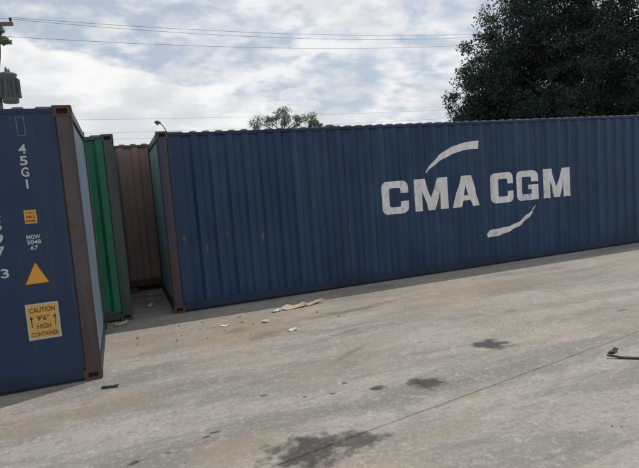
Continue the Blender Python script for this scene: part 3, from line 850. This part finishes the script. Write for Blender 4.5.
tag(o, 'pale split wood piece lying at the end of the flattened cardboard scrap', 'wood')
sheet('paper_scrap', 0.15, 0.09, 'paper', (1.32, -2.08, 0.0), 0.1, 'crumpled white paper scrap on the brown earthy stain', 'paper', 0.045, 11)
sheet('paper_scrap', 0.10, 0.12, 'paper', (1.12, -1.42, 0.0), 1.1, 'small white scrap between the crumpled paper and the cardboard', 'paper', 0.05, 12)
sheet('paper_scrap', 0.16, 0.08, 'paper', (0.57, -1.27, 0.0), -0.3, 'white scrap lying before the rusty post of the blue container', 'paper', 0.03, 13)
sheet('plastic_scrap', 0.20, 0.10, 'card', (-0.80, -0.20, 0.0), 0.3, 'crumpled pale plastic at the foot of the green container', 'plastic', 0.08, 14)
sheet('plastic_scrap', 0.14, 0.12, 'paper', (-0.33, 0.95, 0.0), 0.5, 'pale plastic lump in the gap between containers', 'plastic', 0.10, 15)
sheet('plastic_scrap', 0.55, 0.05, 'paper', (-0.28, 2.15, 0.0), 0.05, 'thin pale strip on the ground before the brown container', 'plastic', 0.02, 16)
sheet('rubber_scrap', 0.17, 0.035, 'rubber', (-0.93, -2.98, 0.0), -0.25, 'short black rubber strip by the corner of the dark blue container', 'rubber', 0.02, 17, thick=0.012, outline=0.1)
# torn tyre tread
bm = bmesh.new()
pts = []
for i in range(15):
    s = i/14
    pts.append(Vector((3.60 + 0.62*s, -4.945 - 0.30*s - 0.10*math.sin(s*2.6), 0.016 + 0.02*math.exp(-((s-0.02)/0.08)**2))))
rings = []
for i, p in enumerate(pts):
    d = (pts[min(i+1, 14)] - pts[max(i-1, 0)]).normalized(); n = Vector((-d.y, d.x, 0))
    wv = 0.017*(0.45 + 0.55*min(1, i/3)) * (1 + 0.25*noise.noise(Vector((i*0.9, 2, 0))))
    rings.append([bm.verts.new(p - pts[0] + n*a*wv + Vector((0, 0, b))) for a, b in ((-1, -0.012), (1, -0.012), (0.7, 0.006), (-0.8, 0.003))])
for r0, r1 in zip(rings, rings[1:]):
    for k in range(4): bm.faces.new((r0[k], r0[(k+1) % 4], r1[(k+1) % 4], r1[k]))
bm.faces.new(rings[0][::-1]); bm.faces.new(rings[-1])
bmesh.ops.recalc_face_normals(bm, faces=bm.faces)
o = obj('tyre_strip', bm, 'rubber', None); o.location = (pts[0].x, pts[0].y, pts[0].z - 0.002)
tag(o, 'long curved black strip of torn tyre lying on bare concrete', 'tyre strip')
sheet('tyre_flake', 0.13, 0.05, 'rubber', (3.78, -4.86, 0.0), 0.3, 'little dark rubber flake beside the torn tyre strip', 'rubber', 0.03, 23, thick=0.008)

# grit: loose stones scattered on the slab
nst = 2600
px = rng.uniform(-2.4, 6.5, nst); py = rng.uniform(-6.4, -0.2, nst)
keep = []
for i in range(nst):
    q = noise.noise(Vector((px[i]*0.7, py[i]*0.9, 12)))
    if rng.random() < 0.25 + 0.9*max(0, q) and not (px[i] < -0.98 and py[i] > -2.7): keep.append(i)
chips = [(rng.uniform(-0.7, 2.4), rng.uniform(-2.0, -0.35)) for _ in range(46)]
px = np.concatenate([px, [c[0] for c in chips]]); py = np.concatenate([py, [c[1] for c in chips]])
keep += list(range(nst, nst+46))
v = []; f = []
base = [Vector(p) for p in ((1, 0, 0), (0, 1, 0), (-1, 0, 0), (0, -1, 0), (0, 0, 1), (0, 0, -1))]
tri = [(0, 1, 4), (1, 2, 4), (2, 3, 4), (3, 0, 4), (1, 0, 5), (2, 1, 5), (3, 2, 5), (0, 3, 5)]
for i in keep:
    r = 0.002 + 0.008*rng.random()**5 if i < nst else 0.008 + 0.022*rng.random()**2; a = rng.random()*6.28; k = len(v)
    for b in base:
        j = rng.uniform(0.7, 1.3, 3)
        x = b.x*math.cos(a) - b.y*math.sin(a); y = b.x*math.sin(a) + b.y*math.cos(a)
        v.append((px[i] + x*r*j[0], py[i] + y*r*j[1], r*0.35 + b.z*r*0.6*j[2]))
    f += [(k+a_, k+b_, k+c_) for a_, b_, c_ in tri]
gs = pyobj('loose_grit', v, f, 'stone')
tag(gs, 'loose concrete grit scattered over the yard', 'grit', kind='stuff')
